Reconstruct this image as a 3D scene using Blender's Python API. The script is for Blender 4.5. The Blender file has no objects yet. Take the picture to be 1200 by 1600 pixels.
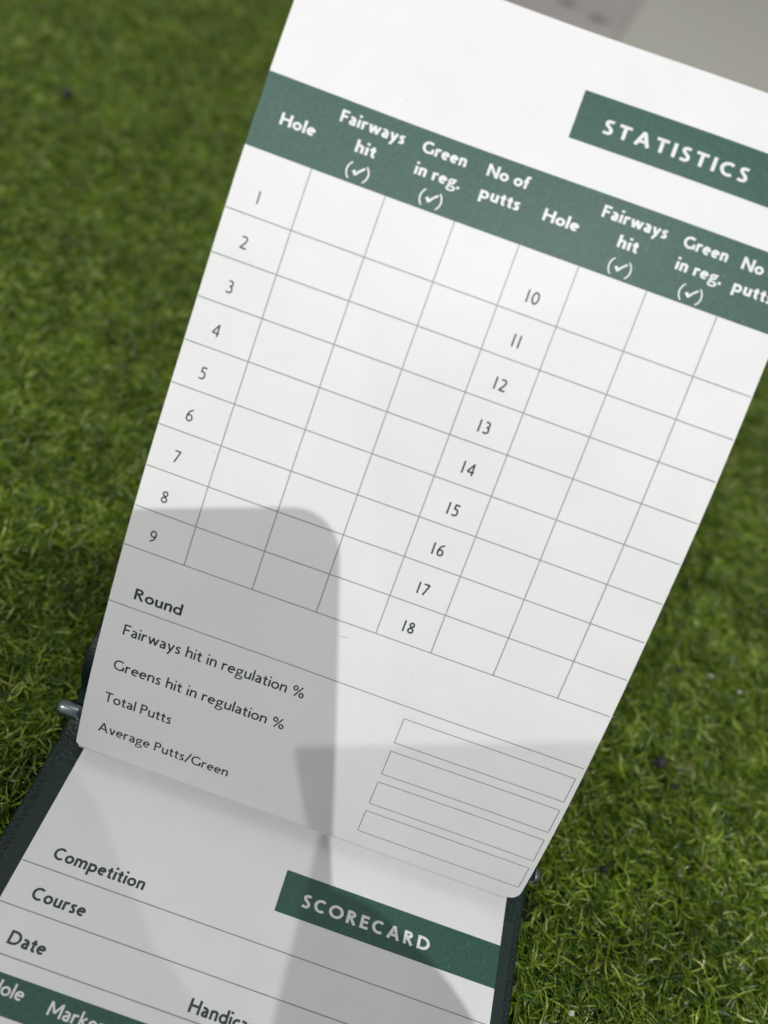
import bpy, bmesh, math, random
from mathutils import Vector, Matrix

# ------------------------------------------------------------------ camera
sc = bpy.context.scene
COL = sc.collection
W = 0.105                                   # page width in metres (all booklet sizes are in page widths)
CAM_RIGHT = Vector((0.94078636, 0.25535428, 0.2229691))
CAM_DOWN = Vector((0.33895611, -0.71915152, -0.60657222))
CAM_FWD = Vector((0.00545775, 0.6462316, -0.76312183))
CAM_POS = Vector((0.0462645, -0.05705303, 0.17589048))


def camp(x, y, z):
    """a point given in millimetres right / down / forward of the lens, in world metres"""
    return CAM_POS + (CAM_RIGHT * x + CAM_DOWN * y + CAM_FWD * z) * 0.001


cam = bpy.data.cameras.new('camera')
camo = bpy.data.objects.new('camera', cam)
COL.objects.link(camo)
m = Matrix.Identity(4)
for i in range(3):
    m[i][0] = CAM_RIGHT[i]; m[i][1] = -CAM_DOWN[i]; m[i][2] = -CAM_FWD[i]; m[i][3] = CAM_POS[i]
camo.matrix_world = m
cam.sensor_fit = 'VERTICAL'; cam.sensor_height = 36.0; cam.sensor_width = 27.0
cam.lens = 36.0 * 1110.0 / 1600.0
cam.clip_start = 0.01; cam.clip_end = 200
cam.dof.use_dof = True
cam.dof.focus_distance = 0.152
cam.dof.aperture_fstop = cam.lens * 0.001 / 0.0034
cam.dof.aperture_blades = 0
sc.camera = camo

# ------------------------------------------------------------------ room light
w = bpy.data.worlds.new('World'); sc.world = w; w.use_nodes = True
bgn = w.node_tree.nodes['Background']
bgn.inputs[0].default_value = (0.97, 0.985, 1.0, 1); bgn.inputs[1].default_value = 0.325


def spot_or_fill(name, loc, power, radius, color=(1, 0.992, 0.975)):
    l = bpy.data.lights.new(name, 'POINT'); l.energy = power; l.shadow_soft_size = radius; l.color = color
    o = bpy.data.objects.new(name, l); o.location = loc; COL.objects.link(o)


spot_or_fill('ceiling_or_fill_lamp', (0.220, -1.017, 1.985), 83.0, 0.009)
spot_or_fill('ceiling_or_fill_lamp', (-0.937, -0.817, 2.146), 60.0, 0.013)
spot_or_fill('ceiling_or_fill_lamp', (-0.842, -1.721, 1.381), 5.0, 0.016)
spot_or_fill('ceiling_or_fill_lamp', (0.10, 0.44, 2.20), 15.0, 0.42)  # added overhead fill, no known lamp there; lifts the lower page
spot_or_fill('ceiling_or_fill_lamp', (1.150, -1.010, 1.773), 20.0, 0.012)

sc.view_settings.view_transform = 'Standard'
sc.view_settings.look = 'None'
sc.view_settings.exposure = 0.0
sc.view_settings.gamma = 1.0
sc.cycles.use_denoising = True

R = random.Random(11)

# ------------------------------------------------------------------ helpers


def srgb(r, g, b):
    def f(c):
        c /= 255.0
        return c / 12.92 if c < 0.04045 else ((c + 0.055) / 1.055) ** 2.4
    return (f(r), f(g), f(b), 1)


def tag(o, label=None, cat=None, group=None, kind=None):
    if label: o['label'] = label
    if cat: o['category'] = cat
    if group: o['group'] = group
    if kind: o['kind'] = kind
    return o


def obj(name, verts, faces, mat, parent=None, smooth=False):
    me = bpy.data.meshes.new(name)
    me.from_pydata([tuple(v) for v in verts], [], faces)
    me.update()
    o = bpy.data.objects.new(name, me)
    COL.objects.link(o)
    if mat: me.materials.append(mat)
    if parent: o.parent = parent
    if smooth:
        for p in me.polygons: p.use_smooth = True
    return o


def from_bm(name, bm, mat, parent=None, smooth=False):
    me = bpy.data.meshes.new(name)
    bmesh.ops.recalc_face_normals(bm, faces=bm.faces)
    bm.to_mesh(me); bm.free()
    o = bpy.data.objects.new(name, me); COL.objects.link(o)
    if mat: me.materials.append(mat)
    if parent: o.parent = parent
    if smooth:
        for p in me.polygons: p.use_smooth = True
    return o


def empty(name, loc=(0, 0, 0)):
    o = bpy.data.objects.new(name, None); o.location = loc; o.empty_display_size = 0.01
    COL.objects.link(o); return o


def material(name, color, rough=0.5, spec=0.5, metal=0.0):
    m = bpy.data.materials.new(name); m.use_nodes = True
    b = m.node_tree.nodes['Principled BSDF']
    b.inputs['Base Color'].default_value = color
    b.inputs['Roughness'].default_value = rough
    b.inputs['Specular IOR Level'].default_value = spec
    b.inputs['Metallic'].default_value = metal
    return m, b, m.node_tree


def add_noise(nt, scale, detail=3, coord='Object', rough=0.5):
    tc = nt.nodes.new('ShaderNodeTexCoord')
    n = nt.nodes.new('ShaderNodeTexNoise'); n.inputs['Scale'].default_value = scale
    n.inputs['Detail'].default_value = detail; n.inputs['Roughness'].default_value = rough
    nt.links.new(tc.outputs[coord], n.inputs['Vector'])
    return n


def ramp(nt, src, stops):
    r = nt.nodes.new('ShaderNodeValToRGB')
    e = r.color_ramp.elements
    while len(e) > 1: e.remove(e[-1])
    e[0].position = stops[0][0]; e[0].color = stops[0][1]
    for p, c in stops[1:]:
        k = e.new(p); k.color = c
    nt.links.new(src, r.inputs[0])
    return r


def bump(nt, b, src, strength, dist):
    bn = nt.nodes.new('ShaderNodeBump'); bn.inputs['Strength'].default_value = strength
    bn.inputs['Distance'].default_value = dist
    nt.links.new(src, bn.inputs['Height']); nt.links.new(bn.outputs[0], b.inputs['Normal'])
    return bn


# ------------------------------------------------------------------ materials
paper, pb, nt = material('coated_paper', (0.80, 0.808, 0.812, 1), 0.5, 0.5)
n1 = add_noise(nt, 90, 4)
rp = ramp(nt, n1.outputs[0], [(0.3, (0.785, 0.793, 0.797, 1)), (0.7, (0.815, 0.822, 0.825, 1))])
nt.links.new(rp.outputs[0], pb.inputs['Base Color'])
n2 = add_noise(nt, 160, 5)
bump(nt, pb, n2.outputs[0], 0.25, 0.0003)


def ink_material(name, color, fleck=0.0, rough=0.45, spec=0.5):
    m, b, nt = material(name, color, rough, spec)
    # grainy print: fibres and flecks where the paper shows through the ink
    n = add_noise(nt, 1500, 3)
    c2 = tuple(c * 1.18 + 0.006 for c in color[:3]) + (1,)
    c1 = tuple(c * 0.9 for c in color[:3]) + (1,)
    r1 = ramp(nt, n.outputs[0], [(0.35, c1), (0.68, c2)])
    out = r1.outputs[0]
    if fleck:
        v = nt.nodes.new('ShaderNodeTexVoronoi'); v.inputs['Scale'].default_value = 620
        tc = nt.nodes.new('ShaderNodeTexCoord'); nt.links.new(tc.outputs['Object'], v.inputs['Vector'])
        sz = add_noise(nt, 300, 2)
        mth = nt.nodes.new('ShaderNodeMath'); mth.operation = 'SUBTRACT'
        nt.links.new(sz.outputs[0], mth.inputs[0]); nt.links.new(v.outputs['Distance'], mth.inputs[1])
        fr = ramp(nt, mth.outputs[0], [(0.50, (0, 0, 0, 1)), (0.58, (1, 1, 1, 1))])
        mx = nt.nodes.new('ShaderNodeMix'); mx.data_type = 'RGBA'
        ml = nt.nodes.new('ShaderNodeMath'); ml.operation = 'MULTIPLY'; ml.inputs[1].default_value = fleck
        nt.links.new(fr.outputs[0], ml.inputs[0]); nt.links.new(ml.outputs[0], mx.inputs[0])
        nt.links.new(out, mx.inputs[6]); mx.inputs[7].default_value = (0.6, 0.65, 0.63, 1)
        out = mx.outputs[2]
    nt.links.new(out, b.inputs['Base Color'])
    nb = add_noise(nt, 900, 3); bump(nt, b, nb.outputs[0], 0.15, 0.0002)
    return m


band_ink = ink_material('green_band_ink', (0.016, 0.084, 0.062, 1), 0.14, 0.45, 0.45)
text_ink = ink_material('green_black_ink', (0.018, 0.040, 0.034, 1), 0.0)
line_ink = ink_material('thin_line_ink', (0.27, 0.32, 0.30, 1), 0.0)
white_print, wb, nt = material('unprinted_paper_in_lettering', (0.80, 0.81, 0.81, 1), 0.42)
nw = add_noise(nt, 1400, 2)
rw = ramp(nt, nw.outputs[0], [(0.3, (0.70, 0.73, 0.72, 1)), (0.6, (0.82, 0.83, 0.83, 1))])
nt.links.new(rw.outputs[0], wb.inputs['Base Color'])

leather, lb, nt = material('dark_green_leatherette', (0.006, 0.014, 0.013, 1), 0.38, 0.28)
v = nt.nodes.new('ShaderNodeTexVoronoi'); v.inputs['Scale'].default_value = 1300
tc = nt.nodes.new('ShaderNodeTexCoord'); nt.links.new(tc.outputs['Object'], v.inputs['Vector'])
bump(nt, lb, v.outputs['Distance'], 0.35, 0.0003)
ln = add_noise(nt, 240, 4)
lr = ramp(nt, ln.outputs[0], [(0.3, (0.003, 0.012, 0.010, 1)), (0.75, (0.007, 0.026, 0.022, 1))])
nt.links.new(lr.outputs[0], lb.inputs['Base Color'])
lining, ib, nt = material('cover_lining', (0.012, 0.028, 0.024, 1), 0.5, 0.3)
v = nt.nodes.new('ShaderNodeTexVoronoi'); v.inputs['Scale'].default_value = 1700
tc = nt.nodes.new('ShaderNodeTexCoord'); nt.links.new(tc.outputs['Object'], v.inputs['Vector'])
bump(nt, ib, v.outputs['Distance'], 0.25, 0.0002)
thread, _, _ = material('stitch_thread', (0.02, 0.04, 0.036, 1), 0.7)
chrome, cb, _ = material('glossy_dark_rod', (0.20, 0.25, 0.25, 1), 0.26, 0.8, 0.95)
tubemat, _, _ = material('dark_binding_tube', (0.012, 0.03, 0.028, 1), 0.18, 0.8)

# ------------------------------------------------------------------ the curved upper page
PHI = (0.9232, -0.2626, 0.2502, -0.1796)
OFF = (-0.0024, 0.1701, 0.4838)
S_BOT = -0.484
TOP = 1.1495


def phi(s): return sum(c * s ** k for k, c in enumerate(PHI))


_N = 2000
_S0, _S1 = -0.5, 1.2
_tab = []
y = z = 0.0
ds = (_S1 - _S0) / _N
for i in range(_N + 1):
    _tab.append((y, z))
    s = _S0 + (i + 0.5) * ds
    y += math.cos(phi(s)) * ds; z += math.sin(phi(s)) * ds
_i0 = (0 - _S0) / ds
_k = int(_i0); _y0 = _tab[_k][0] + (_tab[_k + 1][0] - _tab[_k][0]) * (_i0 - _k); _z0 = _tab[_k][1] + (_tab[_k + 1][1] - _tab[_k][1]) * (_i0 - _k)


def cockle(x, s):
    """slight waviness of a handled sheet, metres"""
    f = max(0.0, min(1.0, (s - S_BOT) / 0.35))
    return f * 0.00030 * (math.sin(5.1 * x + 2.2 * s + 0.4) + 0.55 * math.sin(9.0 * x - 6.1 * s + 1.0) + 0.35 * math.sin(3.0 * x + 11.0 * s))


def upper(x, s, lift=0.0):
    """print position (x across, s up the page) -> world, lift in metres off the sheet"""
    t = (s - _S0) / ds
    k = max(0, min(_N - 1, int(t)))
    f = t - k
    yy = _tab[k][0] + (_tab[k + 1][0] - _tab[k][0]) * f - _y0 + OFF[1]
    zz = _tab[k][1] + (_tab[k + 1][1] - _tab[k][1]) * f - _z0 + OFF[2]
    a = phi(s)
    lift += cockle(x, s)
    return Vector(((x + OFF[0]) * W, yy * W - math.sin(a) * lift, zz * W + math.cos(a) * lift))


def lower(x, yv, lift=0.0):
    return Vector((x * W, yv * W, lift))


# ------------------------------------------------------------------ drawn lettering (humanist sans, cap height 1)


def arc(cx, cy, rx, ry, a0, a1, n=14):
    return [(cx + rx * math.cos(math.radians(a0 + (a1 - a0) * i / n)), cy + ry * math.sin(math.radians(a0 + (a1 - a0) * i / n))) for i in range(n + 1)]


def bz(p0, p1, p2, p3, n=9):
    o = []
    for i in range(n + 1):
        t = i / n; u = 1 - t
        o.append(tuple(u ** 3 * a + 3 * u * u * t * b + 3 * u * t * t * c + t ** 3 * d for a, b, c, d in zip(p0, p1, p2, p3)))
    return o


def glyph(ch, w):
    """-> (width, [strokes]); a stroke is a list of points, or (points, width)"""
    h = w / 2; X = 0.66; A = 1.03
    g = lambda wd, *s: (wd, list(s))
    if ch == 'A': return g(.86, [(h * .9, 0), (.43, 1)], [(.43, 1), (.86 - h * .9, 0)], [(.2, .32), (.66, .32)])
    if ch == 'C': return g(.80, arc(.46, .5, .46 - h, .5 - h, 52, 308, 26))
    if ch == 'D': return g(.84, [(h, 0), (h, 1)], [(h, 1 - h), (.32, 1 - h)] + arc(.34, .5, .50 - h, .5 - h, 90, -90, 18) + [(h, h)])
    if ch == 'E': return g(.56, [(h, 0), (h, 1)], [(h, 1 - h), (.55, 1 - h)], [(h, .52), (.50, .52)], [(h, h), (.56, h)])
    if ch == 'F': return g(.54, [(h, 0), (h, 1)], [(h, 1 - h), (.54, 1 - h)], [(h, .50), (.48, .50)])
    if ch == 'G': return g(.88, arc(.47, .5, .47 - h, .5 - h, 50, 318, 26) + [(.87 - h, .12)], [(.87 - h, .06), (.87 - h, .46)])
    if ch == 'H': return g(.78, [(h, 0), (h, 1)], [(.78 - h, 0), (.78 - h, 1)], [(h, .52), (.78 - h, .52)])
    if ch == 'I' or ch == '1' or ch == 'l':
        return g(w, [(h, 0), (h, A if ch == 'l' else 1)])
    if ch == 'M': return g(.94, [(h, 0), (h + .02, 1)], [(.94 - h, 0), (.92 - h, 1)], [(h + .03, .97), (.47, .26)], [(.47, .26), (.91 - h, .97)])
    if ch == 'N': return g(.82, [(h, 0), (h, 1)], [(.82 - h, 0), (.82 - h, 1)], [(h, .97), (.82 - h, .03)])
    if ch == 'O': return g(.98, arc(.49, .5, .49 - h, .5 - h, 0, 360, 34))
    if ch == 'P': return g(.58, [(h, 0), (h, 1)], [(h, 1 - h), (.28, 1 - h)] + arc(.30, .72, .28 - h, .28 - h, 90, -90, 14) + [(h, .44 + h)])
    if ch == 'R': return g(.66, [(h, 0), (h, 1)], [(h, 1 - h), (.28, 1 - h)] + arc(.30, .735, .27 - h, .265 - h, 90, -90, 14) + [(h, .47 + h)], [(.26, .50), (.64 - h * .6, 0)])
    if ch == 'S': return g(.54, bz((.47, .88), (.36, 1.0 - h * .4), (.06 + h * .2, 1.02 - h), (h + .02, .74), 8)[:-1] + bz((h + .02, .74), (h + .02, .54), (.53 - h, .52), (.53 - h, .27), 10)[:-1] + bz((.53 - h, .27), (.53 - h, h - .04), (.20, h - .06), (.03, .13), 8))
    if ch == 'T': return g(.68, [(.34, 0), (.34, 1)], [(0, 1 - h), (.68, 1 - h)])
    if ch == 'a': return g(.48, [(.05, X - .08)] + bz((.05, X - .08), (.16, X + .01 - h * .3), (.47 - h, X + .04 - h), (.47 - h, .42), 8) + [(.47 - h, 0)], bz((.47 - h, .40), (.30, .38), (h - .01, .36), (h, .17), 8)[:-1] + bz((h, .17), (h, h - .04), (.34, h - .06), (.47 - h, .20), 8))
    if ch == 'c': return g(.48, arc(.33, X / 2, .33 - h, X / 2 - h + .005, 58, 302, 18))
    if ch == 'd': return g(.62, [(.62 - h, 0), (.62 - h, A)], arc(.31, X / 2, .31 - h, X / 2 - h + .01, 40, 320, 20))
    if ch == 'e': return g(.60, [(h, .35), (.59 - h, .35)], arc(.30, X / 2, .30 - h, X / 2 - h + .01, 3, 312, 22))
    if ch == 'f': return g(.36, [(.05 + h, 0), (.05 + h, .74)] + bz((.05 + h, .76), (.05 + h, 1.0), (.2, 1.04 - h * .5), (.37, .98 - h * .4), 8), [(-.04, X - h * .9), (.30, X - h * .9)])
    if ch == 'g': return (.56, [(arc(.25, .43, .23 - h * .7, .23 - h * .75, 0, 360, 22), w * .85), ([(.36, .60), (.56, .62)], w * .8),
                          (bz((.16, .24), (.02, .14), (.04, .05), (.24, .05), 7)[:-1] + bz((.24, .05), (.60, .06), (.56, -.08), (.54, -.13), 7)[:-1] + bz((.54, -.13), (.48, -.33), (.02, -.33), (.03, -.15), 9)[:-1] + bz((.03, -.15), (.04, -.02), (.16, .0), (.22, .05), 5), w * .75)])
    if ch == 'h' or ch == 'n': return g(.54, [(h, 0), (h, A if ch == 'h' else X)], bz((h, .44), (.14, .60), (.30, .70 - h * .6), (.40, X - h), 6)[:-1] + bz((.40, X - h), (.52 - h * .6, X - h - .02), (.54 - h, .52), (.54 - h, .38), 6) + [(.54 - h, 0)])
    if ch == 'i': return g(w, [(h, 0), (h, X)], [(h, .86 - h * .2), (h, .86 + w * .9)])
    if ch == 'k': return g(.54, [(h, 0), (h, A)], [(h, .30), (.46 - h * .2, X)], [(.18, .38), (.54 - h * .6, 0)])
    if ch == 'm': return (.88, [[(h, 0), (h, X)], bz((h, .44), (.12, .60), (.24, .70 - h * .6), (.32, X - h), 6)[:-1] + bz((.32, X - h), (.42, X - h - .02), (.44, .52), (.44, .38), 6) + [(.44, 0)],
                          bz((.44, .44), (.52, .60), (.60, .70 - h * .6), (.70, X - h), 6)[:-1] + bz((.70, X - h), (.84 - h * .6, X - h - .02), (.88 - h, .52), (.88 - h, .38), 6) + [(.88 - h, 0)]])
    if ch == 'o': return g(.64, arc(.32, X / 2, .32 - h, X / 2 - h + .01, 0, 360, 26))
    if ch == 'p': return g(.62, [(h, -.33), (h, X)], arc(.31, X / 2, .31 - h, X / 2 - h + .01, 140, -140, 20))
    if ch == 'r': return g(.40, [(h, 0), (h, X)], bz((h, .42), (.12, .58), (.24, .68 - h * .4), (.39, X - h * 1.1), 6))
    if ch == 's': return g(.40, bz((.36, .58), (.26, X - h * .3), (.04, X + .01 - h), (h + .01, .49), 6)[:-1] + bz((h + .01, .49), (h + .01, .36), (.39 - h, .34), (.39 - h, .17), 8)[:-1] + bz((.39 - h, .17), (.39 - h, h - .03), (.16, h - .05), (.02, .09), 6))
    if ch == 't': return g(.36, [(.09 + h, .84), (.09 + h, .18)] + bz((.09 + h, .18), (.09 + h, h - .03), (.26, h - .04), (.36, .07), 6), [(-.01, X - h * .9), (.35, X - h * .9)])
    if ch == 'u': return g(.54, [(.54 - h, 0), (.54 - h, X)], [(h, X), (h, .26)] + bz((h, .26), (h, .10), (.06 + h, h - .01), (.22, h - .01), 6)[:-1] + bz((.22, h - .01), (.34, h - .01), (.46, .14), (.54 - h, .22), 6))
    if ch == 'v': return g(.54, [(h * .8, X), (.27, 0)], [(.27, 0), (.54 - h * .8, X)])
    if ch == 'w': return g(.86, [(h * .8, X), (.24, .02)], [(.24, .02), (.43, X)], [(.43, X), (.62, .02)], [(.62, .02), (.86 - h * .8, X)])
    if ch == 'y': return g(.56, [(h * .8, X), (.29, .02)], [(.56 - h * .8, X), (.30, .05), (.14, -.32)])
    if ch == '.': return g(w * 1.1, [(h * 1.1, 0), (h * 1.1, w * 1.1)])
    if ch == '/': return g(.44, [(.02, -.06), (.42, 1.04)])
    if ch == '0': return g(.62, arc(.31, .5, .31 - h, .5 - h, 0, 360, 30))
    if ch == '2': return g(.54, bz((.05, .84), (.14, 1.02 - h), (.49 - h * .6, 1.02 - h), (.49 - h * .6, .72), 8)[:-1] + bz((.49 - h * .6, .72), (.49 - h, .54), (.30, .38), (.06, h), 8), [(.03, h), (.54, h)])
    if ch == '3': return g(.52, bz((.07, .90), (.20, 1.02 - h), (.46 - h * .6, 1.0 - h), (.45 - h * .6, .74), 8)[:-1] + bz((.45 - h * .6, .74), (.44, .60), (.34, .53), (.20, .53), 6), bz((.20, .53), (.38, .53), (.51 - h, .44), (.51 - h, .28), 6)[:-1] + bz((.51 - h, .28), (.51 - h, h - .04), (.18, h - .06), (.03, .10), 8))
    if ch == '4': return g(.62, [(.46, 0), (.46, 1)], [(.45, .95), (.05, .30)], [(.03, .28), (.60, .28)])
    if ch == '5': return g(.52, [(.50, 1 - h), (.15, 1 - h), (.12, .55)], bz((.12, .57), (.30, .66), (.51 - h, .56), (.51 - h, .32), 8)[:-1] + bz((.51 - h, .32), (.51 - h, .06), (.24, h - .05), (.02, .09), 8))
    if ch == '6': return g(.58, arc(.30, .31, .28 - h, .31 - h, 0, 360, 24), bz((h + .02, .34), (h + .02, .62), (.20, .88), (.50, 1.0 - h * .5), 10))
    if ch == '7': return g(.52, [(0, 1 - h), (.49, 1 - h)], [(.47, 1 - h), (.14, 0)])
    if ch == '8': return g(.56, arc(.28, .76, .22 - h * .6, .24 - h, 0, 360, 20), arc(.28, .27, .27 - h, .27 - h, 0, 360, 22))
    if ch == '9': return g(.58, arc(.28, .69, .28 - h, .31 - h, 0, 360, 24), bz((.56 - h, .66), (.56 - h, .38), (.38, .12), (.08, h * .5), 10))
    if ch == '%': return (.96, [(arc(.20, .76, .19 - h * .6, .24 - h * .6, 0, 360, 18), w * .85), (arc(.76, .24, .19 - h * .6, .24 - h * .6, 0, 360, 18), w * .85), ([(.22, 0), (.74, 1)], w * .8)])
    if ch == '(': return (.30, [(bz((.30, 1.10), (-.02, .75), (-.02, .10), (.30, -.26), 12), w * .62)])
    if ch == ')': return (.30, [(bz((0, 1.10), (.32, .75), (.32, .10), (0, -.26), 12), w * .62)])
    if ch == 'v_': return (.75, [([(.06, .34), (.16, .42), (.30, .14)], w * 1.15), ([(.27, .16), (.48, .54), (.78, .90)], w * .9)])
    return (.3, [])


def offset_strip(pts, w):
    """left / right borders of a stroke"""
    q = [pts[0]]
    for p in pts[1:]:
        if math.hypot(p[0] - q[-1][0], p[1] - q[-1][1]) > 1e-5: q.append(p)
    closed = math.hypot(q[0][0] - q[-1][0], q[0][1] - q[-1][1]) < 1e-4
    if closed: q = q[:-1]
    n = len(q); L = []; Rr = []
    for i in range(n):
        a = q[i - 1] if (i > 0 or closed) else None
        c = q[(i + 1) % n] if (i < n - 1 or closed) else None
        b = q[i]
        d1 = d2 = None
        if a is not None:
            l = math.hypot(b[0] - a[0], b[1] - a[1]); d1 = ((b[0] - a[0]) / l, (b[1] - a[1]) / l)
        if c is not None:
            l = math.hypot(c[0] - b[0], c[1] - b[1]); d2 = ((c[0] - b[0]) / l, (c[1] - b[1]) / l)
        if d1 is None: d1 = d2
        if d2 is None: d2 = d1
        nx, ny = -(d1[1] + d2[1]), d1[0] + d2[0]
        l = math.hypot(nx, ny) or 1; nx /= l; ny /= l
        cs = max(0.55, nx * -d1[1] + ny * d1[0])
        k = w / 2 / cs
        L.append((b[0] + nx * k, b[1] + ny * k)); Rr.append((b[0] - nx * k, b[1] - ny * k))
    return L, Rr, closed


class Print:
    """flat print collected into one mesh, wrapped onto a sheet by fn(x, s, lift)"""
    def __init__(self, fn, lift): self.v = []; self.f = []; self.fn = fn; self.lift = lift; self.n = 0

    def strip(self, pts, w, sx=1, sy=1, ox=0, oy=0):
        L, Rr, closed = offset_strip(pts, w)
        base = len(self.v); n = len(L)
        li = self.lift + (self.n % 9) * 1.5e-6; self.n += 1
        for a, b in zip(L, Rr):
            self.v.append(self.fn(ox + a[0] * sx, oy + a[1] * sy, li))
            self.v.append(self.fn(ox + b[0] * sx, oy + b[1] * sy, li))
        for i in range(n if closed else n - 1):
            j = (i + 1) % n
            self.f.append((base + 2 * i, base + 2 * i + 1, base + 2 * j + 1, base + 2 * j))

    def rect(self, x0, x1, s0, s1, nx=1, ns=1):
        base = len(self.v)
        li = self.lift + (self.n % 9) * 1.5e-6; self.n += 1
        for j in range(ns + 1):
            for i in range(nx + 1):
                self.v.append(self.fn(x0 + (x1 - x0) * i / nx, s0 + (s1 - s0) * j / ns, li))
        for j in range(ns):
            for i in range(nx):
                a = base + j * (nx + 1) + i
                self.f.append((a, a + 1, a + nx + 2, a + nx + 1))

    def hline(self, s, x0, x1, t): self.rect(x0, x1, s - t / 2, s + t / 2, 48)

    def vline(self, x, s0, s1, t): self.rect(x - t / 2, x + t / 2, s0, s1, 1, 44)

    def text(self, txt, x0, base, cap, x1=None, center=None, wt=0.13, track=0.0):
        sp = 0.135 - wt * 0.15 + track
        items = []; x = 0.0
        chars = []
        for c in txt:
            chars.append('v_' if c == '\u2713' else c)
        for c in chars:
            if c == ' ': x += 0.33; continue
            wd, st = glyph(c, wt)
            rnd = 0.0
            if c in 'OCGoced0689': rnd = -0.03
            if c == '1': rnd = 0.045
            items.append((x + rnd, st)); x += wd + sp + rnd * 2
        total = x - sp
        if center is not None: sx = cap; x0 = center - total * sx / 2
        elif x1 is not None: sx = (x1 - x0) / total
        else: sx = cap
        for gx, st in items:
            for k in st:
                pts, ww = k if isinstance(k, tuple) else (k, wt)
                self.strip([(p[0] + gx, p[1]) for p in pts], ww, sx, cap, x0, base)

    def build(self, name, mat, parent):
        return obj(name, self.v, self.f, mat, parent)


# ------------------------------------------------------------------ booklet
book = empty('scorecard_holder', (0, 0, 0))
tag(book, 'open golf scorecard booklet in a dark green cover, its printed statistics page standing up', 'scorecard booklet')

# upper page: thin sheet with a rolled foot that goes back into the binding
page_prof = []
s = TOP
while s > S_BOT:
    p = upper(0, s, -cockle(0, s)); page_prof.append((p.y, p.z, phi(s), s)); s -= 0.02 if s > S_BOT + 0.06 else 0.0025
p = upper(0, S_BOT); page_prof.append((p.y, p.z, phi(S_BOT), S_BOT))
a = phi(S_BOT); rr = 0.017 * W
cy_, cz_ = p.y + math.sin(a) * rr, p.z - math.cos(a) * rr      # centre behind the sheet
for i in range(1, 11):
    b = a + math.radians(12.5 * i)
    page_prof.append((cy_ - math.sin(b) * rr, cz_ + math.cos(b) * rr, b, S_BOT))
b = page_prof[-1][2]
page_prof.append((page_prof[-1][0] - math.cos(b) * 0.055 * W, page_prof[-1][1] - math.sin(b) * 0.055 * W, b, S_BOT))


def sheet_from_profile(prof, x0, x1, thick, nx=8, corner=None):
    """a thin solid sheet; prof = (y, z, angle) list"""
    v = []; f = []
    n = len(prof)
    for side in (0, 1):
        for q_ in prof:
            y, z, a = q_[:3]
            xa, xb = (x0 + corner(q_[3], 0.007) * W, x1 - corner(q_[3], 0.026) * W) if corner else (x0, x1)
            for i in range(nx + 1):
                d = (thick if side else 0) - (cockle(i / nx, q_[3]) if len(q_) > 3 else 0)
                v.append((xa + (xb - xa) * i / nx, y + math.sin(a) * d, z - math.cos(a) * d))
    m_ = n * (nx + 1)
    for j in range(n - 1):
        for i in range(nx):
            a0 = j * (nx + 1) + i
            f.append((a0, a0 + nx + 1, a0 + nx + 2, a0 + 1))
            f.append((m_ + a0, m_ + a0 + 1, m_ + a0 + nx + 2, m_ + a0 + nx + 1))
    for j in range(n - 1):
        for i in (0, nx):
            a0 = j * (nx + 1) + i; b0 = a0 + nx + 1
            f.append((a0, m_ + a0, m_ + b0, b0) if i == 0 else (a0, b0, m_ + b0, m_ + a0))
    for j in (0, n - 1):
        for i in range(nx):
            a0 = j * (nx + 1) + i
            f.append((a0, a0 + 1, m_ + a0 + 1, m_ + a0) if j == 0 else (a0, m_ + a0, m_ + a0 + 1, a0 + 1))
    return v, f


def round_corner(s, r):
    h = r - (s - S_BOT) * 1.0
    return 0.0 if h <= 0 else (r - math.sqrt(max(0.0, r * r - h * h))) * 0.92


v_, f_ = sheet_from_profile(page_prof, OFF[0] * W, (1 + OFF[0]) * W, 0.00016, 48, round_corner)
up_page = obj('statistics_page', v_, f_, paper, book, smooth=True)
tag(up_page, 'white statistics page standing upright and gently curved')
me = up_page.data
bm = bmesh.new(); bm.from_mesh(me); bmesh.ops.recalc_face_normals(bm, faces=bm.faces)
for e in bm.edges:
    if len(e.link_faces) == 2 and e.calc_face_angle(0) > 0.8: e.smooth = False
bm.to_mesh(me); bm.free()

INK = 0.00003
TXT = []


def flush(name, mat, parent, q0):
    for fn in TXT:
        q = Print(q0.fn, q0.lift); fn(q); q.build(name, mat, parent)
    TXT.clear()


HB, HT = 0.7616, 0.8937
PITCH = 0.0812
COLS = [0.1242, 0.2624, 0.3929, 0.5149, 0.6274, 0.7556, 0.8883]
pr_ = Print(upper, INK); pr_.rect(0, 1, HB, HT, 48, 8)
pr_.build('header_band', band_ink, up_page)
pr_ = Print(upper, INK); pr_.rect(0.5315, 1, 0.9638, 1.0506, 30, 6)
pr_.build('title_band', band_ink, up_page)
LT = 0.0021
pr_ = Print(upper, INK)
for r in range(9): pr_.hline(r * PITCH, 0.001, 0.997, LT)
for c in COLS: pr_.vline(c, 0, HB, LT)
pr_.build('table_lines', line_ink, up_page)
pr_ = Print(upper, INK); pr_.hline(-0.1228, 0.001, 0.995, LT); pr_.build('rule_line', line_ink, up_page)
for k in range(4):
    t = -0.1498 - k * 0.0796; b = t - 0.0585; th = LT * .9
    q = Print(upper, INK)
    q.hline(t, 0.6268, 0.9886, th); q.hline(b, 0.6268, 0.9886, th)
    q.rect(0.6268 - th / 2, 0.6268 + th / 2, b, t, 1, 4); q.rect(0.9886 - th / 2, 0.9886 + th / 2, b, t, 1, 4)
    q.build('entry_box', line_ink, up_page)

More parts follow.
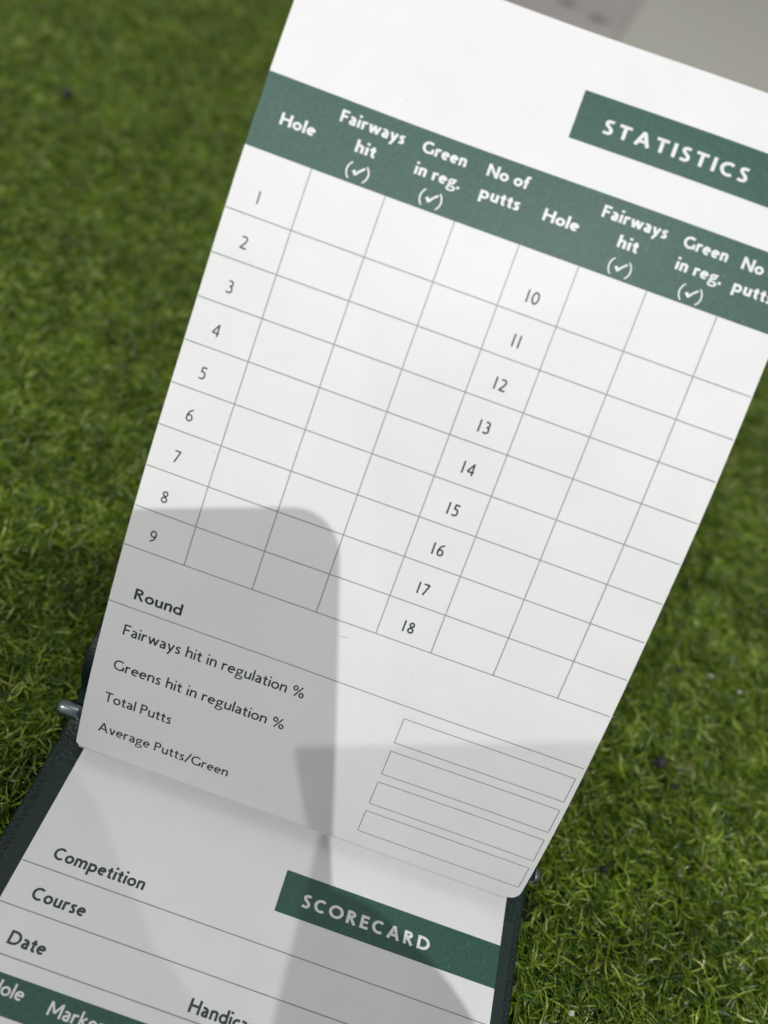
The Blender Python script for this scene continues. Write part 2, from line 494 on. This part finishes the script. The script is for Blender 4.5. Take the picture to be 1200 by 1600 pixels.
q = Print(upper, 2 * INK + 0.00002)
TXT.append(lambda q: q.text('STATISTICS', 0.5835, 0.9895, 0.0248, x1=0.8500, wt=0.205, track=0.16))
flush('title_lettering', white_print, up_page, q)
q = Print(upper, 2 * INK + 0.00002)
HC = 0.0212; HW = 0.195
L1, L2, L3 = 0.8548, 0.8150, 0.7738
TXT.append(lambda q: q.text('Hole', 0.0452, 0.8135, HC, x1=0.1098, wt=HW))
TXT.append(lambda q: q.text('Fairways', 0.1430, L1, HC, x1=0.2625, wt=HW))
TXT.append(lambda q: q.text('hit', 0.1848, L2, HC, x1=0.2216, wt=HW))
TXT.append(lambda q: q.text('(\u2713)', 0.1808, L3, HC, x1=0.2240, wt=HW * .9))
TXT.append(lambda q: q.text('Green', 0.2965, L1, HC, x1=0.3785, wt=HW))
TXT.append(lambda q: q.text('in reg.', 0.2960, L2, HC, x1=0.3810, wt=HW))
TXT.append(lambda q: q.text('(\u2713)', 0.3185, L3, HC, x1=0.3610, wt=HW * .9))
TXT.append(lambda q: q.text('No of', 0.4174, L1, HC, x1=0.4950, wt=HW))
TXT.append(lambda q: q.text('putts', 0.4183, L2, HC, x1=0.4925, wt=HW))
TXT.append(lambda q: q.text('Hole', 0.5368, 0.8150, HC, x1=0.6030, wt=HW))
TXT.append(lambda q: q.text('Fairways', 0.6330, L1, HC, x1=0.7540, wt=HW))
TXT.append(lambda q: q.text('hit', 0.6768, L2, HC, x1=0.7140, wt=HW))
TXT.append(lambda q: q.text('(\u2713)', 0.6745, L3 - .001, HC, x1=0.7180, wt=HW * .8))
TXT.append(lambda q: q.text('Green', 0.7860, L1 - .002, HC, x1=0.8680, wt=HW))
TXT.append(lambda q: q.text('in reg.', 0.7868, L2 - .002, HC, x1=0.8730, wt=HW))
TXT.append(lambda q: q.text('(\u2713)', 0.8075, L3 - .002, HC, x1=0.8520, wt=HW * .8))
TXT.append(lambda q: q.text('No of', 0.8951, L1 - .003, HC, x1=0.9740, wt=HW))
TXT.append(lambda q: q.text('putts', 0.8947, L2 - .004, HC, x1=0.9690, wt=HW))
flush('header_lettering', white_print, up_page, q)
DC = 0.0232
for n in range(1, 10):
    q = Print(upper, INK)
    cs = (9 - n + 0.415) * PITCH
    q.text(str(n), 0, cs - DC / 2, DC, center=0.0518, wt=0.12)
    q.build('hole_number', text_ink, up_page)
for n in range(10, 19):
    q = Print(upper, INK)
    cs = (18 - n + 0.42) * PITCH
    q.text(str(n), 0, cs - DC / 2, DC, center=0.5698, wt=0.145, track=0.12)
    q.build('hole_number', text_ink, up_page)
q = Print(upper, INK)
TXT.append(lambda q: q.text('Round', 0.0470, -0.1030, 0.0240, x1=0.1445, wt=0.165))
BC = 0.0240
TXT.append(lambda q: q.text('Fairways hit in regulation %', 0.0437, -0.1850, BC, x1=0.4245, wt=0.135))
TXT.append(lambda q: q.text('Greens hit in regulation %', 0.0425, -0.2680, BC, x1=0.4071, wt=0.135))
TXT.append(lambda q: q.text('Total Putts', 0.0395, -0.3495, BC, x1=0.1845, wt=0.135))
TXT.append(lambda q: q.text('Average Putts/Green', 0.0408, -0.4288, BC, x1=0.3288, wt=0.135))
flush('body_lettering', text_ink, up_page, q)

q = Print(upper, INK)
for sx_, ss_, a_, l_ in ((0.115, 0.2270, 0.6, .0022), (0.452, -0.0300, 0.2, .010), (0.61, -0.061, 1.2, .0018), (0.24, 0.93, 0.4, .002), (0.71, 0.31, 2.0, .0014)):
    q.strip([(sx_, ss_), (sx_ + l_ * math.cos(a_), ss_ + l_ * math.sin(a_) * .6), (sx_ + l_ * 1.6 * math.cos(a_), ss_ + l_ * math.sin(a_))], 0.0011)
    q.build('print_speck', line_ink, up_page)
    q = Print(upper, INK)

# lower page: flat top sheet on a block of further sheets
bm = bmesh.new()


def add_box(bm, x0, x1, y0, y1, z0, z1):
    vs = [bm.verts.new(p) for p in [(x0, y0, z0), (x1, y0, z0), (x1, y1, z0), (x0, y1, z0), (x0, y0, z1), (x1, y0, z1), (x1, y1, z1), (x0, y1, z1)]]
    for f in [(0, 3, 2, 1), (4, 5, 6, 7), (0, 1, 5, 4), (1, 2, 6, 5), (2, 3, 7, 6), (3, 0, 4, 7)]:
        bm.faces.new([vs[i] for i in f])


add_box(bm, 0, W, -1.62 * W, 0.0, -0.00014, 0)
low_page = from_bm('scorecard_page', bm, paper, book)
bm = bmesh.new()
zz = -0.00017
for i in range(12):
    dx = R.uniform(-.0002, .00025) - .0001; dy = R.uniform(-.0003, .0003)
    add_box(bm, dx, W + dx, -1.62 * W + dy, 0.0, zz - 0.00016, zz); zz -= 0.00021
blk = from_bm('page_block', bm, paper, book); tag(blk, kind='stuff')

q = Print(lower, INK)
LL = 0.0021
for yv in (-0.3085, -0.3850, -0.4616): q.hline(yv, 0.001, 0.997, LL)
q.build('rule_line', line_ink, low_page)
q = Print(lower, INK); q.rect(0.5146, 1, -0.2439, -0.1632, 1, 1); q.build('title_band', band_ink, low_page)
q = Print(lower, INK); q.rect(0, 1, -0.5458, -0.4869, 1, 1); q.build('header_band', band_ink, low_page)
q = Print(lower, INK)
for k in range(1, 10): q.hline(-0.5458 - k * 0.0795, 0.001, 0.997, LL)
for c in (0.15, 0.36, 0.46, 0.57, 0.68, 0.79, 0.90): q.vline(c, -0.5458 - 9 * 0.0795, -0.5458, LL)
q.build('table_lines', line_ink, low_page)
q = Print(lower, 2 * INK + 0.00002)
TXT.append(lambda q: q.text('SCORECARD', 0.5655, -0.2208, 0.0248, x1=0.8490, wt=0.205, track=0.16))
flush('title_lettering', white_print, low_page, q)
q = Print(lower, INK)
CW = 0.18; CC = 0.0228
TXT.append(lambda q: q.text('Competition', 0.0530, -0.2890, CC, x1=0.2480, wt=CW))
TXT.append(lambda q: q.text('Course', 0.0525, -0.3655, CC, x1=0.1625, wt=CW))
TXT.append(lambda q: q.text('Date', 0.0522, -0.4440, CC, x1=0.1262, wt=CW))
TXT.append(lambda q: q.text('Handicap', 0.4181, -0.4500, CC, x1=0.5560, wt=CW))
flush('body_lettering', text_ink, low_page, q)
q = Print(lower, 2 * INK + 0.00002)
TXT.append(lambda q: q.text('Hole', 0.0610, -0.5178, HC * 1.02, x1=0.1282, wt=.15))
TXT.append(lambda q: q.text('Marker', 0.1790, -0.5228, HC * 1.02, x1=0.2870, wt=.15))
flush('header_lettering', white_print, low_page, q)


# cover: one folded sheet of leatherette
def catmull(P, n=8):
    out = []
    for i in range(len(P) - 1):
        p0 = P[max(i - 1, 0)]; p1 = P[i]; p2 = P[i + 1]; p3 = P[min(i + 2, len(P) - 1)]
        for k in range(n):
            t = k / n
            out.append(tuple(0.5 * ((2 * b) + (-a + c) * t + (2 * a - 5 * b + 4 * c - d) * t * t + (-a + 3 * b - 3 * c + d) * t ** 3) for a, b, c, d in zip(p0, p1, p2, p3)))
    out.append(P[-1]); return out


cov = catmull([(-1.72, -0.032), (-1.2, -0.031), (-0.6, -0.031), (-0.22, -0.031), (-0.09, -0.028), (0.0, -0.012), (0.045, 0.03), (0.055, 0.075), (0.09, 0.125), (0.18, 0.15), (0.32, 0.15), (0.6, 0.11), (1.0, 0.035), (1.4, -0.02), (1.62, -0.03)], 7)
CX0, CX1 = -0.072, 1.051
CT = 0.0018


def with_angles(P, wscale=W):
    o = []
    for i, (y, z) in enumerate(P):
        a = P[max(i - 1, 0)]; b = P[min(i + 1, len(P) - 1)]
        o.append((y * wscale, z * wscale, math.atan2(b[1] - a[1], b[0] - a[0])))
    return o


cprof = with_angles(cov)
v_, f_ = sheet_from_profile(cprof, CX0 * W, CX1 * W, CT, 6)
cover = obj('cover', v_, f_, leather, book, smooth=False)
bm = bmesh.new(); bm.from_mesh(cover.data); bmesh.ops.recalc_face_normals(bm, faces=bm.faces)
for f in bm.faces: f.smooth = True
for e in bm.edges:
    if len(e.link_faces) == 2 and e.calc_face_angle(0) > 0.8: e.smooth = False
bm.to_mesh(cover.data); bm.free()
bv = cover.modifiers.new('edge', 'BEVEL'); bv.width = 0.0006; bv.segments = 3; bv.limit_method = 'ANGLE'; bv.angle_limit = math.radians(50)
# inner lining panel, a little proud and lighter, inside the turned-in border
lp = [p for p in cprof if p[0] < -0.01]
v_, f_ = sheet_from_profile([(y - math.sin(a) * .00035, z + math.cos(a) * .00035, a) for y, z, a in lp], (CX0 + 0.028) * W, (CX1 - 0.018) * W, 0.0003, 4)
lin = obj('lining_panel', v_, f_, lining, cover); tag(lin, 'lighter grey green lining panel')
# stitches along the border
for side, xs in ((0, (CX0 + 0.014) * W), (1, (CX1 - 0.008) * W)):
    vv = []; ff = []
    yv = -1.66 * W
    while yv < -0.10 * W:
        base = len(vv); L_ = 0.0017; wd = 0.00022; z0 = -0.031 * W + 0.00002
        zc = z0
        for i in range(4):
            t = i / 3
            hh = 0.00022 * math.sin(math.pi * t) + 0.00004
            zl = zc
            for p in cprof:
                if p[0] >= yv + t * L_: zl = p[1]; break
            for sx_, sz_ in ((-wd, 0), (0, hh), (wd, 0)):
                vv.append((xs + sx_, yv + t * L_, zl + sz_))
        for i in range(3):
            for j in range(2):
                a0 = base + i * 3 + j; ff.append((a0, a0 + 1, a0 + 4, a0 + 3))
        yv += 0.0026
    st = obj('stitching', vv, ff, thread, cover); tag(st, kind='stuff')


# binding rod with rounded metal ends, lying behind the foot of the upper page
def lathe_x(name, prof, cy, cz, mat, parent, seg=20):
    v = []; f = []
    for (x, r) in prof:
        for k in range(seg):
            a = 2 * math.pi * k / seg
            v.append((x, cy + r * math.cos(a), cz + r * math.sin(a)))
    for i in range(len(prof) - 1):
        for k in range(seg):
            a0 = i * seg + k; a1 = i * seg + (k + 1) % seg
            f.append((a0, a1, a1 + seg, a0 + seg))
    f.append(tuple(range(seg))[::-1]); f.append(tuple((len(prof) - 1) * seg + k for k in range(seg)))
    return obj(name, v, f, mat, parent, smooth=True)


RY, RZ = -0.026 * W, 0.078 * W
rr_ = 0.0017
ROD_L, ROD_R = -0.080 * W, 1.043 * W
lathe_x('binding_rod', [(-0.02 * W, rr_ * .9), (-0.015 * W, rr_), (1.02 * W, rr_), (1.024 * W, rr_ * .9)], RY, RZ, tubemat, book)
for sgn, x0, x1 in ((-1, -0.022 * W, ROD_L), (1, 1.020 * W, ROD_R)):
    L_ = abs(x1 - x0)
    pr2 = [(x0 - sgn * .0003, rr_ * .7), (x0, rr_ * 1.0), (x0 + sgn * L_ * .12, rr_ * 1.12), (x0 + sgn * (L_ - rr_ * 1.3), rr_ * 1.15)]
    for k in range(1, 9):
        a = k / 8 * math.pi / 2
        pr2.append((x0 + sgn * (L_ - rr_ * 1.15 * (1 - math.sin(a))), rr_ * 1.15 * math.cos(a) + 0.00005))
    lathe_x('rod_end', pr2, RY, RZ, chrome, book)

# ------------------------------------------------------------------ ground: turf backing, floor, plate
TURF_Y1 = 5.45 * W
TURF_BASE = -0.0116
backing, bb, nt = material('turf_backing', (0.02, 0.028, 0.010, 1), 0.9, 0.1)
nn = add_noise(nt, 400, 3)
r_ = ramp(nt, nn.outputs[0], [(0.3, (0.008, 0.012, 0.004, 1)), (0.7, (0.022, 0.026, 0.011, 1))])
nt.links.new(r_.outputs[0], bb.inputs['Base Color'])
bm = bmesh.new(); add_box(bm, -0.75, 0.85, -0.45, TURF_Y1, TURF_BASE - 0.003, TURF_BASE)
tb = from_bm('turf_mat', bm, backing); tag(tb, kind='structure')

floor_m, fb, nt = material('grey_concrete', (0.30, 0.285, 0.26, 1), 0.75, 0.3)
nn = add_noise(nt, 3.2, 5)
r_ = ramp(nt, nn.outputs[0], [(0.25, (0.44, 0.41, 0.375, 1)), (0.5, (0.44, 0.435, 0.37, 1)), (0.75, (0.47, 0.43, 0.40, 1))])
nt.links.new(r_.outputs[0], fb.inputs['Base Color'])
nn = add_noise(nt, 120, 6); bump(nt, fb, nn.outputs[0], 0.3, 0.002)
fl = obj('floor', [(-30, -30, TURF_BASE - 0.0032), (30, -30, TURF_BASE - 0.0032), (30, 30, TURF_BASE - 0.0032), (-30, 30, TURF_BASE - 0.0032)], [(0, 1, 2, 3)], floor_m)
tag(fl, kind='structure')

plate_m, plb, nt = material('mauve_grey_plate', (0.20, 0.18, 0.178, 1), 0.6, 0.3)
nn = add_noise(nt, 9, 4)
r_ = ramp(nt, nn.outputs[0], [(0.3, (0.33, 0.30, 0.29, 1)), (0.7, (0.40, 0.36, 0.345, 1))])
nt.links.new(r_.outputs[0], plb.inputs['Base Color'])
hole_m, _, _ = material('hole_dark', (0.012, 0.010, 0.010, 1), 0.8, 0.1)
HOLES = [(0.79 * W, 7.33 * W), (0.475 * W, 7.50 * W), (0.11 * W, 7.73 * W), (-0.23 * W, 7.93 * W)]
FZ = TURF_BASE - 0.0032
PT = FZ + 0.005
HR = 0.0105


def plate_mesh():
    """thin plate with real round holes (outline and hole rims filled together)"""
    bmp = bmesh.new()
    outer = [(-0.9, 5.6), (0.815, 5.6), (1.42, 10.6), (-0.9, 10.6)]
    ov = [bmp.verts.new((x * W, y_ * W, PT)) for x, y_ in outer]
    edges = [bmp.edges.new((ov[k], ov[(k + 1) % 4])) for k in range(4)]
    low = [bmp.verts.new((x * W, y_ * W, FZ)) for x, y_ in outer]
    for hx, hy in HOLES:
        top = [bmp.verts.new((hx + HR * math.cos(2 * math.pi * k / 28), hy + HR * math.sin(2 * math.pi * k / 28), PT)) for k in range(28)]
        bot = [bmp.verts.new((v.co.x, v.co.y, PT - 0.0045)) for v in top]
        edges += [bmp.edges.new((top[k], top[(k + 1) % 28])) for k in range(28)]
        for k in range(28): bmp.faces.new((top[k], top[(k + 1) % 28], bot[(k + 1) % 28], bot[k]))
    bmesh.ops.triangle_fill(bmp, use_beauty=True, edges=edges)
    for k in range(4): bmp.faces.new((ov[k], ov[(k + 1) % 4], low[(k + 1) % 4], low[k]))
    return bmp


pl = empty('base_plate', (HOLES[0][0], HOLES[0][1], FZ))
tag(pl, 'mauve grey base plate with round dark holes, on the floor beyond the turf', 'base plate')
bmp = plate_mesh()
bmesh.ops.translate(bmp, verts=bmp.verts, vec=(-HOLES[0][0], -HOLES[0][1], -FZ))
from_bm('slab', bmp, plate_m, pl)
for hx, hy in HOLES:
    vv = [(hx + (HR - .0002) * math.cos(2 * math.pi * k / 24) - HOLES[0][0], hy + (HR - .0002) * math.sin(2 * math.pi * k / 24) - HOLES[0][1], PT - 0.0035 - FZ) for k in range(24)]
    vv2 = [(x * 1, y_, z_ - 0.001) for x, y_, z_ in vv]
    obj('hole', vv + vv2, [tuple(range(24))] + [(k, (k + 1) % 24, 24 + (k + 1) % 24, 24 + k) for k in range(24)], hole_m, pl)

# ------------------------------------------------------------------ artificial turf (instanced tufts of curled blades)


def blade_material():
    m = bpy.data.materials.new('turf_blade'); m.use_nodes = True; nt = m.node_tree
    b = nt.nodes['Principled BSDF']
    b.inputs['Roughness'].default_value = 0.22; b.inputs['Specular IOR Level'].default_value = 0.6
    at = nt.nodes.new('ShaderNodeAttribute'); at.attribute_name = 'shade'; at.attribute_type = 'GEOMETRY'
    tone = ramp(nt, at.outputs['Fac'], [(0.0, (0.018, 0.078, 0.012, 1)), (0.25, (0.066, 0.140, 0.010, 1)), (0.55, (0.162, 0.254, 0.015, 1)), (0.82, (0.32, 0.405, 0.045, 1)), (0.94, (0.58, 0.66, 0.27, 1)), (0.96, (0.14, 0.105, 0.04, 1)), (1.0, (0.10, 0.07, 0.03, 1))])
    oi = nt.nodes.new('ShaderNodeObjectInfo')
    hs = nt.nodes.new('ShaderNodeHueSaturation')
    mr = nt.nodes.new('ShaderNodeMapRange'); mr.inputs['To Min'].default_value = 0.72; mr.inputs['To Max'].default_value = 1.28
    nt.links.new(oi.outputs['Random'], mr.inputs['Value']); nt.links.new(mr.outputs[0], hs.inputs['Value'])
    # worn and fresher patches of the pile
    ge = nt.nodes.new('ShaderNodeNewGeometry'); pn = nt.nodes.new('ShaderNodeTexNoise'); pn.inputs['Scale'].default_value = 55; pn.inputs['Detail'].default_value = 3
    nt.links.new(ge.outputs['Position'], pn.inputs['Vector'])
    m2 = nt.nodes.new('ShaderNodeMapRange'); m2.inputs['From Min'].default_value = 0.32; m2.inputs['From Max'].default_value = 0.68; m2.inputs['To Min'].default_value = 0.80; m2.inputs['To Max'].default_value = 1.22
    nt.links.new(pn.outputs[0], m2.inputs['Value'])
    mm = nt.nodes.new('ShaderNodeMath'); mm.operation = 'MULTIPLY'
    nt.links.new(mr.outputs[0], mm.inputs[0]); nt.links.new(m2.outputs[0], mm.inputs[1]); nt.links.new(mm.outputs[0], hs.inputs['Value'])
    nt.links.new(tone.outputs[0], hs.inputs['Color']); nt.links.new(hs.outputs[0], b.inputs['Base Color'])
    tr = nt.nodes.new('ShaderNodeBsdfTranslucent'); nt.links.new(hs.outputs[0], tr.inputs['Color'])
    mx = nt.nodes.new('ShaderNodeMixShader'); mx.inputs[0].default_value = 0.22
    out = [n for n in nt.nodes if n.type == 'OUTPUT_MATERIAL'][0]
    nt.links.new(b.outputs[0], mx.inputs[1]); nt.links.new(tr.outputs[0], mx.inputs[2]); nt.links.new(mx.outputs[0], out.inputs[0])
    return m


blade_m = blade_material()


def make_tuft(seed, radius=0.0055, n=46):
    r = random.Random(seed)
    verts = []; faces = []; shade = []
    for b in range(n):
        a = r.uniform(0, 2 * math.pi); rad = radius * math.sqrt(r.random())
        p = Vector((rad * math.cos(a), rad * math.sin(a), 0))
        curly = r.random() < 0.45
        wd = r.uniform(0.00020, 0.00036)
        L = r.uniform(0.008, 0.0135) if not curly else r.uniform(0.0095, 0.0145)
        seg = 7 if not curly else 10
        az = r.uniform(0, 2 * math.pi); el = math.radians(r.uniform(66, 96))
        daz = r.gauss(0, 0.22) if not curly else r.gauss(0, 0.85)
        de = -math.radians(r.uniform(1, 13)) if not curly else -math.radians(r.uniform(8, 24))
        sh = r.random() ** 1.0 * 0.93
        if r.random() < 0.03: sh = r.uniform(0.95, 1.0)
        tw = r.uniform(0, math.pi); dtw = r.gauss(0, 0.35)
        base = len(verts)
        for k in range(seg + 1):
            t = k / seg
            d = Vector((math.cos(az) * math.cos(el), math.sin(az) * math.cos(el), math.sin(el)))
            side = d.cross(Vector((0, 0, 1)))
            if side.length < 1e-3: side = Vector((1, 0, 0))
            side.normalize(); nrm = side.cross(d)
            sv = side * math.cos(tw) + nrm * math.sin(tw)
            ww = wd * (1.0 if t < 0.6 else 1.0 - (t - 0.6) / 0.4 * 0.8)
            crease = d.cross(sv).normalized() * ww * 0.35
            verts += [p - sv * ww + crease, p - crease * 0.4, p + sv * ww + crease]
            shade += [min(1, max(0, sh * (0.82 + 0.22 * t)))] * 3 if sh < 0.94 else [sh] * 3  # roots darkened, tips brightened: self-shadow of the pile put into the blade colour
            if k: 
                i = base + 3 * (k - 1)
                faces += [(i, i + 1, i + 4, i + 3), (i + 1, i + 2, i + 5, i + 4)]
            p = p + d * (L / seg)
            az += daz + r.gauss(0, 0.12); el += de; tw += dtw
            if p.z > 0.0128: de = min(de, -math.radians(20))
            if p.z < 0.002: el = abs(el) * 0.5
    me = bpy.data.meshes.new('tuft'); me.from_pydata([tuple(v) for v in verts], [], faces)
    at = me.attributes.new('shade', 'FLOAT', 'POINT'); at.data.foreach_set('value', shade)
    for p_ in me.polygons: p_.use_smooth = True
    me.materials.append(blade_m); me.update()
    return me


tcol = bpy.data.collections.new('tuft_library')      # not linked: only instanced from
NT = 14
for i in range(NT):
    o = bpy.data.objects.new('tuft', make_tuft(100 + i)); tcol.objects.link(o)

pts = []; rots = []; scs = []; idx = []
STEP = 0.0044
x = -0.74
xs_ = []
while x < 0.84: xs_.append(x); x += STEP
y = -0.44
holes_xy = []
while y < TURF_Y1 - 0.004:
    for x in xs_:
        px = x + R.uniform(-.5, .5) * STEP; py = y + R.uniform(-.5, .5) * STEP
        # nothing stands up where the cover presses the pile down
        if (CX0 * W - 0.0030) < px < (CX1 * W + 0.0030) and -1.75 * W < py < 0.035: continue
        if py > TURF_Y1 - 0.003: continue
        pts.append((px, py, TURF_BASE))
        sc_ = R.uniform(0.56, 0.80)
        if R.random() < 0.05: sc_ *= 0.5                       # gaps in the pile
        rots.append((R.gauss(0, .10), R.gauss(0, .10), R.uniform(0, 6.283))); scs.append(sc_); idx.append(R.randrange(NT))
    y += STEP
me = bpy.data.meshes.new('artificial_turf'); me.from_pydata(pts, [], [])
at = me.attributes.new('rot', 'FLOAT_VECTOR', 'POINT'); at.data.foreach_set('vector', [c for r_3 in rots for c in r_3])
at = me.attributes.new('scl', 'FLOAT', 'POINT'); at.data.foreach_set('value', scs)
at = me.attributes.new('idx', 'INT', 'POINT'); at.data.foreach_set('value', idx)
turf = bpy.data.objects.new('artificial_turf', me); COL.objects.link(turf)
tag(turf, 'green artificial turf of short curled plastic blades all around the booklet', 'artificial turf', kind='stuff')
ng = bpy.data.node_groups.new('tufts', 'GeometryNodeTree')
ng.interface.new_socket('Geometry', in_out='INPUT', socket_type='NodeSocketGeometry')
ng.interface.new_socket('Geometry', in_out='OUTPUT', socket_type='NodeSocketGeometry')
gi = ng.nodes.new('NodeGroupInput'); go = ng.nodes.new('NodeGroupOutput')
iop = ng.nodes.new('GeometryNodeInstanceOnPoints')
ci = ng.nodes.new('GeometryNodeCollectionInfo'); ci.inputs['Collection'].default_value = tcol
ci.inputs['Separate Children'].default_value = True; ci.inputs['Reset Children'].default_value = True


def named(nm, typ):
    n = ng.nodes.new('GeometryNodeInputNamedAttribute'); n.data_type = typ; n.inputs['Name'].default_value = nm
    return n.outputs['Attribute']


m2p = ng.nodes.new('GeometryNodeMeshToPoints')
ng.links.new(gi.outputs[0], m2p.inputs['Mesh'])
ng.links.new(m2p.outputs[0], iop.inputs['Points'])
ng.links.new(ci.outputs[0], iop.inputs['Instance'])
iop.inputs['Pick Instance'].default_value = True
ng.links.new(named('idx', 'INT'), iop.inputs['Instance Index'])
e2r = ng.nodes.new('FunctionNodeEulerToRotation')
ng.links.new(named('rot', 'FLOAT_VECTOR'), e2r.inputs[0]); ng.links.new(e2r.outputs[0], iop.inputs['Rotation'])
ng.links.new(named('scl', 'FLOAT'), iop.inputs['Scale'])
ng.links.new(iop.outputs[0], go.inputs[0])
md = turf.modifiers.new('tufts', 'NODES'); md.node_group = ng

# ------------------------------------------------------------------ bits lying in the turf
rubber, _, _ = material('black_rubber', (0.014, 0.013, 0.016, 1), 0.45, 0.5)
chipm, _, _ = material('pale_chip', (0.60, 0.60, 0.50, 1), 0.5, 0.4)


def px2ground(px, py, z):
    v = CAM_RIGHT * ((px - 600) / 1110) + CAM_DOWN * ((py - 800) / 1110) + CAM_FWD
    return CAM_POS + v * ((z - CAM_POS.z) / v.z)


def pebble(name, loc, size, mat, seed, flat=1.0):
    r = random.Random(seed); bm = bmesh.new()
    bmesh.ops.create_icosphere(bm, subdivisions=2, radius=size)
    ax = [r.uniform(.7, 1.25) for _ in range(3)]; ax[2] *= flat
    for v in bm.verts:
        k = 1 + r.uniform(-.28, .28)
        v.co = Vector((v.co.x * ax[0], v.co.y * ax[1], v.co.z * ax[2])) * k
    o = from_bm(name, bm, mat); o.location = loc; o.rotation_euler = (r.uniform(0, 1), r.uniform(0, 1), r.uniform(0, 6))
    return o


for i, (px, py, sz, lab) in enumerate([
        (1031, 1191, .0017, 'largest black rubber granule in the turf, right of the entry boxes'),
        (1057, 1229, .0010, 'small black granule just below the largest one'),
        (1060, 1046, .0010, 'black granule in the turf left of the pale chip'),
        (106, 146, .0028, 'added dark lump standing in for a gap in the blurred turf near the upper left corner'),  # added very dark lump in place of a shaded gap between blades
        (942, 1360, .0009, 'black granule in the turf right of the rod end')]):
    o = pebble('granule_or_gap_lump', px2ground(px, py, -0.0048), sz, rubber, 40 + i)
    tag(o, lab, 'rubber granule', 'black rubber granules in the turf')
for i, (px, py, sz, lab) in enumerate([
        (1110, 1056, .0008, 'pale chip lying on the turf right of the table'),
        (1156, 1081, .0006, 'smaller pale chip to the lower right of the first'),
        (893, 1583, .0007, 'pale chip at the bottom edge beside the cover')]):
    o = pebble('pale_chip', px2ground(px, py, -0.0040), sz, chipm, 70 + i, .5)
    tag(o, lab, 'chip', 'pale chips on the turf')

# ------------------------------------------------------------------ the photographer's phone and hand (they throw the shadows)
phone = empty('smartphone', camp(-24, 50, -7))
tag(phone, 'dark smartphone held above the booklet by the photographer, just behind the viewpoint', 'smartphone')
phone_m, _, _ = material('phone_body', (0.03, 0.03, 0.035, 1), 0.3, 0.5)
glass_m, _, _ = material('phone_screen', (0.01, 0.01, 0.012, 1), 0.08, 0.6)


def rounded_slab(x0, x1, y0, y1, rad, z0, z1, n=8, rl=None):
    ring = []
    r0 = rad; rl = rl or rad
    for cx, cy, a0, rad in ((x1 - r0, y1 - r0, 0, r0), (x0 + rl, y1 - rl, 90, rl), (x0 + rl, y0 + rl, 180, rl), (x1 - r0, y0 + r0, 270, r0)):
        for k in range(n + 1):
            a = math.radians(a0 + 90 * k / n); ring.append((cx + rad * math.cos(a), cy + rad * math.sin(a)))
    N = len(ring)
    v = [camp(x, y, z0) for x, y in ring] + [camp(x, y, z1) for x, y in ring]
    o0 = camp(-24, 50, -7)
    v = [p - o0 for p in v]
    f = [tuple(range(N)), tuple(range(N, 2 * N))[::-1]] + [(k, (k + 1) % N, N + (k + 1) % N, N + k) for k in range(N)]
    return v, f


PX0, PX1, PY0, PY1 = -67.0, 13.5, -24.1, 131
v_, f_ = rounded_slab(PX0, PX1, PY0, PY1, 9, -3, -11, rl=1.3); obj('body', v_, f_, phone_m, phone)
v_, f_ = rounded_slab(PX0 + 2, PX1 - 2, PY0 + 2, PY1 - 2, 7.5, -11.05, -11.4); obj('screen', v_, f_, glass_m, phone)
v_, f_ = rounded_slab(-24, 10, -20, 14, 7, -1.6, -2.98); obj('camera_bump', v_, f_, phone_m, phone)

skin_m, sb, nt = material('skin', (0.52, 0.31, 0.23, 1), 0.5, 0.4)
sb.inputs['Subsurface Weight'].default_value = 0.0
nn = add_noise(nt, 260, 4); bump(nt, sb, nn.outputs[0], 0.2, 0.0005)
nail_m, _, _ = material('fingernail', (0.62, 0.42, 0.36, 1), 0.3, 0.5)
vs = []; es = []; rad = []


def chain(start, pts):
    prev = start
    for x, y_, z_, r in pts:
        vs.append(camp(x, y_, z_)); rad.append(r * 0.001)
        if prev is not None: es.append((prev, len(vs) - 1))
        prev = len(vs) - 1
    return prev


root = chain(None, [(62, 178, -22, 24)])
palm = chain(root, [(44, 138, -12, 22), (33, 112, -6, 17)])
arm = chain(root, [(120, 290, -60, 33), (175, 400, -95, 40)])
chain(palm, [(24, 74, -1, 12.0), (17, 63, 4, 9.5), (2, 60, 7, 8.8), (-20, 63, 7.5, 8.0), (-38, 67, 6, 7.0)])
chain(palm, [(25, 92, 0, 12.0), (14, 82, 6, 9.5), (-4, 80, 8, 9.0), (-28, 84, 8.5, 8.2), (-48, 89, 6.5, 7.0)])
chain(palm, [(24, 108, 0, 12.0), (12, 102, 6, 9.0), (-6, 100, 8, 8.6), (-28, 103, 8, 7.8), (-46, 107, 6, 6.8)])
chain(palm, [(24, 122, 0, 11.0), (12, 120, 5, 8.4), (-4, 119, 7, 7.6), (-20, 121, 7, 7.0), (-34, 123, 5.5, 6.0)])
chain(palm, [(38, 98, -14, 14), (35, 78, -19, 12), (26, 65, -21, 10.8), (13, 57, -20, 8.6)])
me = bpy.data.meshes.new('hand'); me.from_pydata([tuple(v) for v in vs], es, [])
hand = bpy.data.objects.new('hand', me); COL.objects.link(hand); me.materials.append(skin_m)
sk = hand.modifiers.new('skin', 'SKIN'); sk.use_smooth_shade = True
for i, r3 in enumerate(rad): me.skin_vertices[0].data[i].radius = (r3, r3)
me.skin_vertices[0].data[0].use_root = True
ss = hand.modifiers.new('sub', 'SUBSURF'); ss.levels = 2; ss.render_levels = 2
tag(hand, 'bare hand and forearm of the photographer gripping the smartphone', 'hand')
